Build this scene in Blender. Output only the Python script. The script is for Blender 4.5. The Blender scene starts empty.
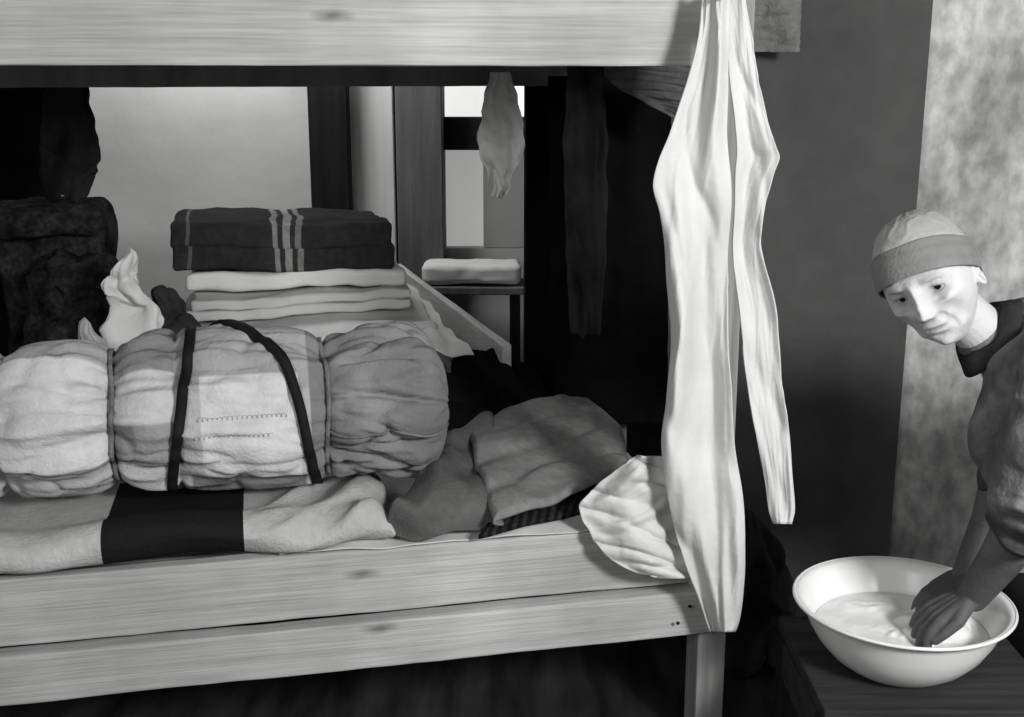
import bpy, bmesh, math, random
from mathutils import Vector, Matrix, noise
random.seed(3)
scene=bpy.context.scene
FP=1200.0
EYE=Vector((0,0,1.45)); PITCH=math.atan(293/1200)
CP,SP=math.cos(PITCH),math.sin(PITCH)
cam_d=bpy.data.cameras.new("camera"); cam=bpy.data.objects.new("camera",cam_d)
scene.collection.objects.link(cam); scene.camera=cam
cam.location=EYE; cam.rotation_euler=(math.pi/2-PITCH,0,0)
cam_d.sensor_width=36; cam_d.lens=FP/1024*36; cam_d.clip_start=0.02
scene.view_settings.view_transform='Standard'

def ray(u,v):
    a=(u-512)/FP; b=(358.5-v)/FP
    return Vector((a,CP+b*SP,-SP+b*CP))
def at_y(u,v,y):
    r=ray(u,v); return EYE+r*(y/r.y)
def at_z(u,v,z):
    r=ray(u,v); return EYE+r*((z-EYE.z)/r.z)
def proj(p):
    d=p-EYE; dep=d.y*CP-d.z*SP; up=d.y*SP+d.z*CP
    return 512+FP*d.x/dep, 358.5-FP*up/dep
ANG=math.radians(12.2)
UX=Vector((math.cos(ANG),math.sin(ANG),0)); VX=Vector((-math.sin(ANG),math.cos(ANG),0))
CORNER=Vector((0.447,2.325,0))
def B(s,w,z): return CORNER+UX*s+VX*w+Vector((0,0,z))

# ---------------------------------------------------------------- materials
def newmat(name):
    m=bpy.data.materials.new(name); m.use_nodes=True
    return m,m.node_tree,m.node_tree.nodes['Principled BSDF']
def g(c): return (c,c,c*0.985,1)
def mat(name,c,var=.2,scale=6,rough=.85,bump=.15,bscale=80,stretch=(1,1,1),rotz=0,ramp=None,attr=None,detail=6,spec=.2,knots=None,fine=0,dist=0,fsc=5):
    m,nt,bs=newmat(name); N=nt.nodes; L=nt.links
    tc=N.new('ShaderNodeTexCoord'); mp=N.new('ShaderNodeMapping')
    mp0=N.new('ShaderNodeMapping'); mp0.inputs['Rotation'].default_value=(0,0,-rotz)
    L.new(tc.outputs['Object'],mp0.inputs[0]); L.new(mp0.outputs[0],mp.inputs[0])
    mp.inputs['Scale'].default_value=stretch
    nz=N.new('ShaderNodeTexNoise'); nz.inputs['Scale'].default_value=scale; nz.inputs['Detail'].default_value=detail
    nz.inputs['Distortion'].default_value=dist
    L.new(mp.outputs[0],nz.inputs['Vector'])
    mr=N.new('ShaderNodeMapRange'); mr.inputs[1].default_value=.3; mr.inputs[2].default_value=.7
    mr.inputs[3].default_value=1-var; mr.inputs[4].default_value=1+var
    L.new(nz.outputs[0],mr.inputs[0])
    mx=N.new('ShaderNodeMix'); mx.data_type='RGBA'; mx.blend_type='MULTIPLY'; mx.inputs[0].default_value=1
    mx.inputs[6].default_value=g(c)
    if ramp:
        uv=N.new('ShaderNodeUVMap'); sx=N.new('ShaderNodeSeparateXYZ'); L.new(uv.outputs[0],sx.inputs[0])
        cr=N.new('ShaderNodeValToRGB'); cr.color_ramp.interpolation='CONSTANT'
        els=cr.color_ramp.elements
        els[0].position=ramp[0][0]; els[0].color=g(ramp[0][1])
        els[1].position=ramp[1][0]; els[1].color=g(ramp[1][1])
        for p,cc in ramp[2:]:
            e=els.new(p); e.color=g(cc)
        L.new(sx.outputs[0],cr.inputs[0]); L.new(cr.outputs[0],mx.inputs[6])
    if attr:
        at=N.new('ShaderNodeAttribute'); at.attribute_name=attr; L.new(at.outputs['Color'],mx.inputs[6])
    val=mr.outputs[0]
    def mul(val,o):
        mm=N.new('ShaderNodeMath'); mm.operation='MULTIPLY'; L.new(val,mm.inputs[0]); L.new(o,mm.inputs[1]); return mm.outputs[0]
    if knots:
        vo=N.new('ShaderNodeTexVoronoi'); vo.voronoi_dimensions='2D'; vo.inputs['Scale'].default_value=1
        n5=N.new('ShaderNodeTexNoise'); n5.inputs['Scale'].default_value=25; L.new(mp0.outputs[0],n5.inputs['Vector'])
        sp=N.new('ShaderNodeSeparateXYZ'); L.new(mp0.outputs[0],sp.inputs[0])
        cx=N.new('ShaderNodeCombineXYZ')
        a1=N.new('ShaderNodeMath'); a1.operation='MULTIPLY'; a1.inputs[1].default_value=knots[0]; L.new(sp.outputs[0],a1.inputs[0])
        a2=N.new('ShaderNodeMath'); a2.operation='MULTIPLY_ADD'; a2.inputs[1].default_value=knots[1]; L.new(sp.outputs[2],a2.inputs[0])
        a3=N.new('ShaderNodeMath'); a3.operation='MULTIPLY_ADD'; a3.inputs[1].default_value=.06; a3.inputs[2].default_value=3.37; L.new(n5.outputs[0],a3.inputs[0]); L.new(a3.outputs[0],a2.inputs[2])
        L.new(a1.outputs[0],cx.inputs[0]); L.new(a2.outputs[0],cx.inputs[1]); L.new(cx.outputs[0],vo.inputs['Vector'])
        kr=N.new('ShaderNodeMapRange'); kr.inputs[1].default_value=.010; kr.inputs[2].default_value=.075; kr.inputs[3].default_value=.40; kr.inputs[4].default_value=1
        L.new(vo.outputs['Distance'],kr.inputs[0]); val=mul(val,kr.outputs[0])
        n4=N.new('ShaderNodeTexNoise'); n4.inputs['Scale'].default_value=3.5; n4.inputs['Detail'].default_value=8; L.new(mp0.outputs[0],n4.inputs['Vector'])
        r4=N.new('ShaderNodeMapRange'); r4.inputs[1].default_value=.3; r4.inputs[2].default_value=.7; r4.inputs[3].default_value=.78; r4.inputs[4].default_value=1.20; L.new(n4.outputs[0],r4.inputs[0])
        val=mul(val,r4.outputs[0])
    if fine:
        n3=N.new('ShaderNodeTexNoise'); n3.inputs['Scale'].default_value=scale*fsc; n3.inputs['Detail'].default_value=6
        L.new(mp.outputs[0],n3.inputs['Vector'])
        fr=N.new('ShaderNodeMapRange'); fr.inputs[1].default_value=.35; fr.inputs[2].default_value=.65; fr.inputs[3].default_value=1-fine; fr.inputs[4].default_value=1+fine
        L.new(n3.outputs[0],fr.inputs[0]); val=mul(val,fr.outputs[0])
    L.new(val,mx.inputs[7]); L.new(mx.outputs[2],bs.inputs['Base Color'])
    bs.inputs['Roughness'].default_value=rough
    bs.inputs['Specular IOR Level'].default_value=spec
    if bump:
        n2=N.new('ShaderNodeTexNoise'); n2.inputs['Scale'].default_value=bscale; n2.inputs['Detail'].default_value=4
        L.new(mp.outputs[0],n2.inputs['Vector'])
        b=N.new('ShaderNodeBump'); b.inputs['Strength'].default_value=bump; b.inputs['Distance'].default_value=.01
        L.new(n2.outputs[0],b.inputs['Height']); L.new(b.outputs[0],bs.inputs['Normal'])
    return m
def emis(name,c,s):
    m,nt,bs=newmat(name); bs.inputs['Base Color'].default_value=g(c)
    bs.inputs['Emission Color'].default_value=g(c); bs.inputs['Emission Strength'].default_value=s
    return m

WOOD_U=mat('wood_pale',.40,.14,2.2,.8,.22,8,(.8,26,26),ANG,detail=14,knots=(1.7,5.5),fine=.09,dist=.4,fsc=4)
WOOD_V=mat('wood_pale_cross',.40,.16,2.0,.8,.2,8,(24,.9,24),ANG,fine=.10,dist=.25,fsc=3)
WOOD_Z=mat('wood_post',.28,.18,2.0,.8,.2,8,(24,24,.9),ANG,fine=.10,dist=.25,fsc=3)
WOOD_P=mat('wood_white_painted',.78,.06,2.2,.75,.1,8,(14,14,1),0)
WOOD_D=mat('wood_dark',.03,.4,3,.8,.3,8,(1,10,10),0)
WOOD_DZ=mat('wood_dark_post',.012,.4,3,.8,.3,8,(10,10,1),0)
WOOD_G=mat('wood_grey_post',.14,.25,1.8,.8,.2,8,(10,10,1),0)
LINEN=mat('white_linen',.74,.05,8,.95,.10,200,spec=.05)
SHIRTM=mat('white_cotton_shirt',.62,.07,9,1,.18,60,spec=0)
LINEN2=mat('cream_linen',.58,.10,8,.95,.12,160,spec=.05)
GREYC=mat('grey_cloth',.20,.12,9,.95,.35,160,spec=.03,fine=.12)
GREYM=mat('mid_grey_wool',.10,.2,10,.95,.35,160,spec=.03,fine=.1)
GREYL=mat('light_grey_cloth',.38,.2,10,.95,.25,160,spec=.05)
DARKC=mat('dark_cloth',.014,.4,10,.95,.3,120,spec=.05)
DARK2=mat('charcoal_cloth',.035,.4,10,.95,.3,120,spec=.05)
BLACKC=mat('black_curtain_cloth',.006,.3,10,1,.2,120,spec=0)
LEATHER=mat('dark_canvas',.016,.9,16,.95,.8,50,spec=.03,fine=.4)
STRAP=mat('strap_leather',.010,.3,14,.7,.2,60,spec=.15)
ROPE=mat('rope_fibre',.16,.3,40,.9,.5,200)
ENAMEL=mat('white_enamel',.88,.03,5,.2,0,spec=.6)
ENAMEL_R=mat('enamel_rim',.8,.1,5,.35,0,spec=.5)
FLOORM=mat('floor_boards',.03,.7,2.5,.9,.3,8,(5,1,1),0,spec=.05,detail=9)
PLASTER=mat('plaster_pale',.56,.12,1.6,.95,.3,12,detail=8)
PLASTER2=mat('plaster_blotched',.42,.55,1.9,.95,.8,24,(1.4,1,1),detail=15,fine=.26,dist=.9,fsc=9)
DARKWALL=mat('dark_wall_paint',.085,.15,3,.8,.15,90,fine=.06)
CEILM=mat('ceiling_board',.20,.2,3,.9,.1,10)

# ---------------------------------------------------------------- mesh helpers
def finish(o,parent=None,label=None,category=None,kind=None,group=None):
    if parent is not None:
        o.parent=parent; o.matrix_parent_inverse=Matrix.Translation(-parent.location)
    if label: o['label']=label
    if category: o['category']=category
    if kind: o['kind']=kind
    if group: o['group']=group
    return o
def make(name,verts,faces,mats,parent=None,uvs=None,midx=None,smooth=True,label=None,category=None,kind=None,group=None,cols=None):
    xs=[v[0] for v in verts]; ys=[v[1] for v in verts]; zs=[v[2] for v in verts]
    o0=Vector(((min(xs)+max(xs))/2,(min(ys)+max(ys))/2,min(zs)))
    me=bpy.data.meshes.new(name)
    me.from_pydata([tuple(Vector(v)-o0) for v in verts],[],faces)
    if not isinstance(mats,(list,tuple)): mats=[mats]
    for m in mats: me.materials.append(m)
    if uvs:
        ul=me.uv_layers.new(name='UVMap')
        for p in me.polygons:
            for li in p.loop_indices:
                ul.data[li].uv=uvs[me.loops[li].vertex_index]
    if midx:
        for p,i in zip(me.polygons,midx): p.material_index=i
    if cols:
        ca=me.color_attributes.new('tint','FLOAT_COLOR','POINT')
        for i,c in enumerate(cols): ca.data[i].color=(c,c,c,1)
    for p in me.polygons: p.use_smooth=smooth
    me.validate(); me.update()
    bm=bmesh.new(); bm.from_mesh(me); bmesh.ops.recalc_face_normals(bm,faces=bm.faces); bm.to_mesh(me); bm.free()
    o=bpy.data.objects.new(name,me); scene.collection.objects.link(o); o.location=o0
    return finish(o,parent,label,category,kind,group)
def empty(name,loc,label,category,group=None):
    o=bpy.data.objects.new(name,None); scene.collection.objects.link(o); o.location=loc
    o.empty_display_size=.1
    return finish(o,None,label,category,None,group)
def box_vf(c,ax,ay,az,sx,sy,sz,nseg=1,wob=0,seed=0):
    vs=[];fs=[]
    for i in range(nseg+1):
        t=-.5+i/nseg
        for (a,b) in ((-.5,-.5),(.5,-.5),(.5,.5),(-.5,.5)):
            p=c+ax*(sx*t)+ay*(sy*a)+az*(sz*b)
            if wob:
                n=noise.noise(Vector((t*sx*3+seed,a*5,b*5)))*wob+noise.noise(Vector((t*sx*14+seed,a*5,b*5)))*wob*.35
                p=p+az*n
            vs.append(p)
    for i in range(nseg):
        k=4*i
        for j in range(4):
            fs.append((k+j,k+(j+1)%4,k+4+(j+1)%4,k+4+j))
    fs.append((0,1,2,3)); fs.append((4*nseg,4*nseg+1,4*nseg+2,4*nseg+3))
    return vs,fs
ZX=Vector((0,0,1)); XX=Vector((1,0,0)); YX=Vector((0,1,0))
def plank(name,c,ax,ay,az,sx,sy,sz,m,parent=None,bev=.004,nseg=12,wob=.003,**k):
    vs,fs=box_vf(c,ax,ay,az,sx,sy,sz,nseg,wob,random.random()*50)
    o=make(name,vs,fs,m,parent,smooth=False,**k)
    md=o.modifiers.new('bevel','BEVEL'); md.width=bev; md.segments=2; md.limit_method='ANGLE'
    return o
def join_vf(parts):
    V=[];Fc=[]
    for vs,fs in parts:
        k=len(V); V+=list(vs); Fc+=[tuple(i+k for i in f) for f in fs]
    return V,Fc
def rbox_vf(c,ax,ay,az,sx,sy,sz,r,n=16,amp=0,ns=8,seed=0):
    bm=bmesh.new(); bmesh.ops.create_cube(bm,size=2)
    bmesh.ops.subdivide_edges(bm,edges=bm.edges[:],cuts=n,use_grid_fill=True)
    h=Vector((sx/2,sy/2,sz/2)); vs=[];uv=[]
    r=min(r,min(h)*.98)
    for v in bm.verts:
        q=v.co
        q=Vector([math.sin(x*math.pi/2) for x in q])
        p=Vector([q[i]*h[i] for i in range(3)])
        inn=Vector([max(-(h[i]-r),min(h[i]-r,p[i])) for i in range(3)])
        d=p-inn
        if d.length>1e-6: p=inn+d.normalized()*min(r,d.length)
        uv.append(((p.x/sx)+.5,(p.y/sy)+.5))
        if amp:
            nn=noise.noise_vector(p*ns+Vector((seed,seed*2,seed*3)))+noise.noise_vector(p*ns*2.6+Vector((seed,seed*2,3)))*.5
            p=p+nn*amp
        vs.append(c+ax*p.x+ay*p.y+az*p.z)
    bm.verts.index_update()
    fs=[tuple(v.index for v in f.verts) for f in bm.faces]
    bm.free()
    return vs,fs,uv
def interp(tab,x):
    if x<=tab[0][0]: return tab[0][1:]
    for i in range(len(tab)-1):
        if x<=tab[i+1][0]:
            a=tab[i];b=tab[i+1]; t=(x-a[0])/(b[0]-a[0])
            p=tab[i-1] if i>0 else a; n=tab[i+2] if i+2<len(tab) else b
            out=[]
            for k in range(1,len(a)):
                m0=(b[k]-p[k])/max(1e-6,(b[0]-p[0]))*(b[0]-a[0]); m1=(n[k]-a[k])/max(1e-6,(n[0]-a[0]))*(b[0]-a[0])
                t2=t*t;t3=t2*t
                out.append((2*t3-3*t2+1)*a[k]+(t3-2*t2+t)*m0+(-2*t3+3*t2)*b[k]+(t3-t2)*m1)
            return tuple(out)
    return tab[-1][1:]
def sridge(x,k=3.0): return math.exp(-(x*k*1.6)**2)
def hang(name,rows,m,folds=3,amp=.018,nu=60,nv=90,seed=0,thick=.003,ragged=0,grow=True,parent=None,crease=.006,micro=.001,**k):
    """rows: (v,uleft,uright,y)"""
    v0,v1=rows[0][0],rows[-1][0]; vs=[];uv=[]
    for j in range(nv+1):
        f=j/nv
        for i in range(nu+1):
            t=i/nu
            vv=v0+(v1-v0)*f
            if ragged and f>.6: vv+=ragged*((f-.6)/.4)*noise.noise(Vector((t*4+seed,3,0)))*2
            ul,ur,y=interp(rows,vv)
            ul+=2.4*noise.noise(Vector((f*9,seed,1))); ur+=2.4*noise.noise(Vector((f*9,seed,7)))
            u=ul+(ur-ul)*t
            a=amp*((.45+.55*min(1,f*3)) if grow else 1)
            wob=.5*noise.noise(Vector((f*2.0+seed,1.7,seed)))
            x=t*folds+wob*folds*.45
            d=a*2.0*noise.noise(Vector((x,f*1.8,seed*3.1)))
            d+=a*.5*noise.noise(Vector((x*2.0+3,f*3.0+1,seed*1.7)))
            d+=crease*sridge(noise.noise(Vector((x*.9+f*3.0,f*3.4,seed+9))),3)
            d-=crease*sridge(noise.noise(Vector((x*.8-f*4.0,f*4.0,seed+29))),3.4)
            d+=micro*(noise.noise(Vector((t*7,f*16,seed+4)))+.8*sridge(noise.noise(Vector((t*5+f*6,f*9,seed+14))),5))
            p=at_y(u,vv,y-d)
            vs.append(p); uv.append((t,f))
    fs=[(j*(nu+1)+i,j*(nu+1)+i+1,(j+1)*(nu+1)+i+1,(j+1)*(nu+1)+i) for j in range(nv) for i in range(nu)]
    o=make(name,vs,fs,m,parent,uvs=uv,**k)
    md=o.modifiers.new('solid','SOLIDIFY'); md.thickness=thick
    return o
def tube_vf(pts,rads,n=12,flat=None,cap=True):
    pts=[Vector(p) for p in pts]; vs=[];fs=[]
    prev=None
    for i,p in enumerate(pts):
        t=(pts[min(i+1,len(pts)-1)]-pts[max(i-1,0)]).normalized()
        if prev is None:
            a=t.cross(ZX)
            if a.length<.1: a=t.cross(XX)
            a.normalize()
        else:
            a=(prev-t*prev.dot(t)).normalized()
        prev=a; b=t.cross(a)
        r=rads[i] if isinstance(rads,(list,tuple)) else rads
        for j in range(n):
            th=2*math.pi*j/n
            vs.append(p+a*math.cos(th)*r+b*math.sin(th)*r)
    for i in range(len(pts)-1):
        for j in range(n):
            fs.append((i*n+j,i*n+(j+1)%n,(i+1)*n+(j+1)%n,(i+1)*n+j))
    if cap:
        fs.append(tuple(range(n))); fs.append(tuple(range((len(pts)-1)*n,len(pts)*n)))
    return vs,fs
def ico_vf(c,r,sub=3,scale=None):
    bm=bmesh.new(); bmesh.ops.create_icosphere(bm,subdivisions=sub,radius=1)
    vs=[]
    for v in bm.verts:
        q=v.co
        vs.append(Vector(c)+(Vector((q.x*scale[0],q.y*scale[1],q.z*scale[2])) if scale else q*r))
    fs=[tuple(v.index for v in f.verts) for f in bm.faces]; bm.free(); return vs,fs
def capsule_chain(pts,rads):
    parts=[]
    for i,(p,r) in enumerate(zip(pts,rads)): parts.append(ico_vf(p,r*.995,3))
    for i in range(len(pts)-1):
        a=Vector(pts[i]);b=Vector(pts[i+1]); parts.append(tube_vf([a,b],[rads[i],rads[i+1]],24))
    return join_vf(parts)

# ---------------------------------------------------------------- ROOM
def slab(name,lo,hi,m):
    c=(Vector(lo)+Vector(hi))/2; s=Vector(hi)-Vector(lo)
    vs,fs=box_vf(c,XX,YX,ZX,s.x,s.y,s.z)
    return make(name,vs,fs,m,smooth=False,kind='structure')
slab('floor',(-2.4,-1.6,-.1),(2.4,5.0,0),FLOORM)
slab('ceiling',(-2.4,-1.6,2.5),(2.4,5.0,2.6),CEILM)
slab('wall_left',(-2.5,-1.6,0),(-2.4,5.0,2.5),PLASTER)
slab('wall_right',(2.4,-1.6,0),(2.5,5.0,2.5),PLASTER)
slab('wall_front',(-2.5,-1.7,0),(2.5,-1.6,2.5),PLASTER)
wl=at_y(444,100,4.7).x; wr=at_y(527,100,4.7).x
wb=.75; wt=1.75
V1=box_vf(Vector(((-2.4+wl)/2,4.75,1.25)),XX,YX,ZX,wl+2.4,.1,2.5)
V2=box_vf(Vector(((2.4+wr)/2,4.75,1.25)),XX,YX,ZX,2.4-wr,.1,2.5)
V3=box_vf(Vector(((wl+wr)/2,4.75,wb/2)),XX,YX,ZX,wr-wl,.1,wb)
V4=box_vf(Vector(((wl+wr)/2,4.75,(wt+2.5)/2)),XX,YX,ZX,wr-wl,.1,2.5-wt)
vs,fs=join_vf([V1,V2,V3,V4]); make('wall_back',vs,fs,PLASTER,smooth=False,kind='structure')
win=bpy.data.objects.new('window_1',None); scene.collection.objects.link(win); win.location=((wl+wr)/2,4.74,wb); win['kind']='structure'
z1=at_y(480,117,4.7).z; z2=at_y(480,150,4.7).z
zc=(z1+z2)/2
plank('glass_pane',Vector(((wl+wr)/2,4.765,(zc+wt)/2)),XX,YX,ZX,wr-wl,.008,wt-zc,emis('pane_daylight',.9,.85),win,bev=.001,nseg=1,wob=0)
plank('glass_pane',Vector(((wl+wr)/2,4.765,(zc+wb)/2)),XX,YX,ZX,wr-wl,.008,zc-wb,emis('pane_frosted_daylight',.6,.45),win,bev=.001,nseg=1,wob=0)
plank('transom_bar',Vector(((wl+wr)/2,4.715,zc)),XX,YX,ZX,wr-wl+.02,.05,z1-z2,WOOD_D,win,nseg=1,wob=0)
LG=mat('shutter_panel',.44,.15,3,.9,.2,30)
plank('shutter_board',Vector((wr-.085,4.72,(wb+zc)/2)),XX,YX,ZX,.17,.04,zc-wb,LG,win,nseg=1,wob=0)
YW=3.22
xd0=at_y(545,200,YW).x; xd1=at_y(932,15,YW).x
slab('wall_inner',(xd0,YW,0),(xd1,YW+.1,2.5),DARKWALL)
slab('wall_pier',(xd1,YW+.06,0),(2.4,YW+.18,2.5),PLASTER2)

# ---------------------------------------------------------------- BUNK BEDS
def bunk(name,o0,length,width,label,top=True,ph=2.2):
    s0,w0=o0
    e=empty(name,B(s0-length/2,w0+width/2,0),label,'bunk bed')
    P=lambda s,w,z: B(s0+s,w0+w,z)
    for (s,w) in ((-.012,.066),(-length+.04,.066),(-.008,width-.04),(-length+.04,width-.04)):
        plank('post',P(s,w,ph/2),ZX,UX,VX,ph,.064,.07,WOOD_Z if w<.1 else WOOD_G,e)
    for w in (.015,width+.012):
        plank('side_rail',P(-length/2-.03,w,.4735),UX,VX,ZX,length-.06,.03,.133,WOOD_U,e,nseg=80,wob=.004)
        plank('side_rail',P(-length/2,w+(-.008 if w<.1 else .008),.345),UX,VX,ZX,length+.01,.045,.098,WOOD_U,e,nseg=80,wob=.004)
        if top: plank('upper_rail',P(-length/2-.05,w,1.54 if w<.1 else 1.49),UX,VX,ZX,length-.09,.03,.18,WOOD_U if w<.1 else WOOD_G,e,nseg=80)
    for s in (-.012,-length+.012):
        plank('end_rail',P(s-.05 if s>-.1 else s+.07,width/2,.45),VX,UX,ZX,width-.05,.025,.14,WOOD_V,e)
        if top: plank('end_rail',P(s-.05 if s>-.1 else s+.075,width/2,1.54),VX,UX,ZX,width-.05,.025,.14,WOOD_V,e)
    if top:
        for (s,z) in ((-.09,.37),(-.115,.335),):
            vs,fs=ico_vf(P(s,-.0315,z),.004,2,(.004,.002,.004)); make('nail_head',vs,fs,STRAP,e)
    zs=[.49]+([1.50] if top else [])
    for z in zs:
        parts=[]; n=8
        for i in range(n):
            w=.035+(width-.07)*(i+.5)/n
            parts.append(box_vf(P(-length/2,w,z),UX,VX,ZX,length-.18,(width-.07)/n-.008,.02))
        vs,fs=join_vf(parts); make('bed_board',vs,fs,WOOD_U,e,smooth=False)
    return e
bunk('bunk_bed',(0,0),1.95,.84,'two-tier bunk bed of rough pale planks, lower tier piled with bedding')
nb=at_z(515,352,.72)
d=nb-CORNER; ns=d.dot(UX)
NB=(ns,.945)
e2=bunk('bunk_bed',NB,1.9,.80,'low plank bunk behind the first, holding a pile of folded blankets',top=False,ph=.56)
ea=at_z(507,345,.74); eb=at_z(398,264,.74)
ed=(eb-ea); el=ed.length; ed.normalize(); en=Vector((ed.y,-ed.x,0))
plank('end_board',(ea+eb)/2-ZX*.085,ed,en,ZX,el,.026,.17,WOOD_V,e2)

def post(u0,u1,y,m,label,z1=2.5):
    x0=at_y(u0,150,y).x;x1=at_y(u1,150,y).x
    vs,fs=box_vf(Vector(((x0+x1)/2,y,z1/2)),ZX,XX,YX,z1,x1-x0,.08,20,.002,u0)
    o=make('wooden_post',vs,fs,m,smooth=False,label=label,category='post')
    md=o.modifiers.new('b','BEVEL'); md.width=.004
    return o
post(311,350,4.52,WOOD_DZ,'dark timber post reaching the ceiling in front of pale wall')
post(352,395,4.62,WOOD_P,'white painted timber post between two darker posts')
post(397,443,4.62,WOOD_G,'grey timber post reaching the ceiling beside the window')
post(524,566,3.95,WOOD_DZ,'blackened timber post standing by the dark curtain')
# ---------------------------------------------------------------- BEDDING ON LOWER BUNK
vs,fs,uv=rbox_vf(B(-1.0,.45,.530),UX,VX,ZX,1.70,.66,.052,.025,24,.001,6,1)
make('mattress',vs,fs,GREYL,uvs=uv,label='thin grey straw mattress lying on the lower bunk boards',category='mattress')
def s_of_u(u,w,z):
    lo,hi=-2.2,.3
    for _ in range(40):
        m=(lo+hi)/2
        if proj(B(m,w,z))[0]<u: lo=m
        else: hi=m
    return lo
sA=-1.86; sB=s_of_u(392,.03,.58)
c1=s_of_u(103,.03,.58); c2=s_of_u(243,.03,.58)
r1=(c1-sA)/(sB-sA); r2=(c2-sA)/(sB-sA)
STRIPEB=mat('banded_blanket',.6,.1,10,.95,.35,140,ramp=[(0,.44),(r1,.014),(r2,.44)],spec=.05,fine=.06)
prof=[(.0,.045,.553),(.08,.012,.551),(.2,-.012,.562),(.32,-.020,.586),(.45,-.004,.612),(.58,.04,.622),(.76,.12,.606),(1.0,.34,.592)]
nu,nv=190,56; vs=[];uv=[]
s243=s_of_u(243,.03,.58)
for i in range(nu+1):
    t=i/nu; s=sA+(sB-sA)*t
    end=max(0,(t-.92)/.08); er=math.sqrt(max(0,1-end**2.5))
    for j in range(nv+1):
        f=j/nv; w,z=interp(prof,f)
        ff=min(1,f*4)
        rise=.020*noise.noise(Vector((s*4,f*2,2)))+.006*noise.noise(Vector((s*10,f*4,5)))
        if s>s243:
            k_=min(1,(s-s243)*10); rise+=k_*(.022*noise.noise(Vector((s*10-f*3,f*3,3)))+.012*sridge(noise.noise(Vector((s*8-f*4,f*2,18))),3))
        zz=z+rise*ff
        zz=.558+(zz-.558)*(.30+.70*er)
        w2=w+.010*noise.noise(Vector((s*6,f*3,9)))+end*.012
        sj=s+.02*end*noise.noise(Vector((f*4,1,1)))
        vs.append(B(sj,w2,zz)); uv.append((t,f))
fs=[(i*(nv+1)+j,i*(nv+1)+j+1,(i+1)*(nv+1)+j+1,(i+1)*(nv+1)+j) for i in range(nu) for j in range(nv)]
o=make('blanket',vs,fs,STRIPEB,uvs=uv,label='light wool blanket with a broad dark band along the bunk edge',category='blanket')
md=o.modifiers.new('s','SOLIDIFY'); md.thickness=.010

def bil(Gd,a,b):
    def cr(p0,p1,p2,p3,t): return .5*((2*p1)+(p2-p0)*t+(2*p0-5*p1+4*p2-p3)*t*t+(3*p1-p0-3*p2+p3)*t**3)
    def row(r,a):
        n=len(r)-1; x=a*n; i=min(n-1,int(x)); t=x-i
        return cr(r[max(0,i-1)],r[i],r[i+1],r[min(n,i+2)],t)
    n=len(Gd)-1; x=b*n; i=min(n-1,int(x)); t=x-i
    R=[row(Gd[k],a) for k in (max(0,i-1),i,i+1,min(n,i+2))]
    return cr(*R,t)
def patch(name,Gd,m,n=70,amp=.006,ns=10,thick=.015,cre=.008,ck=3,sub=True,sd=0,droop=0,**k):
    vs=[];uv=[]
    for j in range(n+1):
        for i in range(n+1):
            p=bil(Gd,i/n,j/n)
            p=p+noise.noise_vector(p*ns)*amp
            p=p+ZX*(cre*sridge(noise.noise(Vector((p.x*5+sd,p.y*4+p.x*3,4))),ck)-cre*.8*sridge(noise.noise(Vector((p.x*6-p.y*3+sd,p.y*3,14))),ck*1.3)+cre*.5*noise.noise(Vector((p.x*16,p.y*12,2))))
            if droop:
                e=min(i,j,n-i,n-j)/n
                p=p-ZX*droop*max(0,1-e/.07)**2
            vs.append(p);uv.append((i/n,j/n))
    fs=[(j*(n+1)+i,j*(n+1)+i+1,(j+1)*(n+1)+i+1,(j+1)*(n+1)+i) for j in range(n) for i in range(n)]
    o=make(name,vs,fs,m,uvs=uv,**k)
    md=o.modifiers.new('s','SOLIDIFY'); md.thickness=thick
    if sub:
        md=o.modifiers.new('sub','SUBSURF'); md.levels=1; md.render_levels=1
    return o
gA=[[(388,536,.560),(415,537,.560),(450,533,.562),(490,526,.565),(520,512,.57)],
    [(388,512,.612),(418,510,.618),(455,504,.612),(487,502,.605),(516,494,.605)],
    [(400,492,.64),(430,484,.65),(458,472,.64),(482,468,.625),(506,472,.615)],
    [(420,470,.64),(442,452,.66),(462,438,.65),(480,436,.635),(498,446,.62)],
    [(436,448,.63),(450,426,.65),(466,408,.65),(480,404,.64),(492,412,.63)]]
patch('wool_coat',[[at_z(*c) for c in r] for r in gA],GREYM,cre=.020,amp=.006,ck=2.2,thick=.02,sd=3,droop=.008,label='crumpled dark grey coat bunched between bedroll and folded blanket',category='coat')
def gB(dz,sh=0):
    R=[[(492,518,.590),(530,509,.590),(565,497,.590),(600,479,.588),(629,458,.588)],
    [(482,488,.614),(516,476,.616),(555,463,.611),(592,449,.602),(626,438,.592)],
    [(474,458,.626),(503,444,.630),(540,431,.622),(578,420,.610),(611,413,.60)],
    [(468,426,.628),(492,410,.632),(522,400,.630),(556,393,.620),(586,392,.606)]]
    return [[at_z(u+sh,v,z+dz) for (u,v,z) in r] for r in R]
patch('folded_blanket',gB(.012),GREYC,cre=.010,amp=.007,ns=6,thick=.026,sd=5,droop=.014,label='grey wool blanket folded flat over the foot of the bunk',category='blanket')
CHECK=mat('checked_wool',.1,.4,10,.95,.3,140,ramp=[(0,.012)]+[(k/30,.012 if k%2 else .032) for k in range(1,30)],spec=.03,fine=.3)
gK=[[(478,541,.552),(520,531,.552),(565,520,.552),(604,508,.552)],[(490,524,.562),(525,514,.562),(570,503,.562),(614,488,.560)],[(500,506,.568),(535,498,.568),(580,486,.567),(628,466,.566)]]
patch('checked_blanket',[[at_z(*c) for c in r] for r in gK],CHECK,cre=.006,amp=.004,thick=.012,n=50,label='dark checked blanket edge peeking beneath the grey one',category='blanket')
s0_=s_of_u(280,.0,.55); s1_=s_of_u(596,.0,.55)
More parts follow.
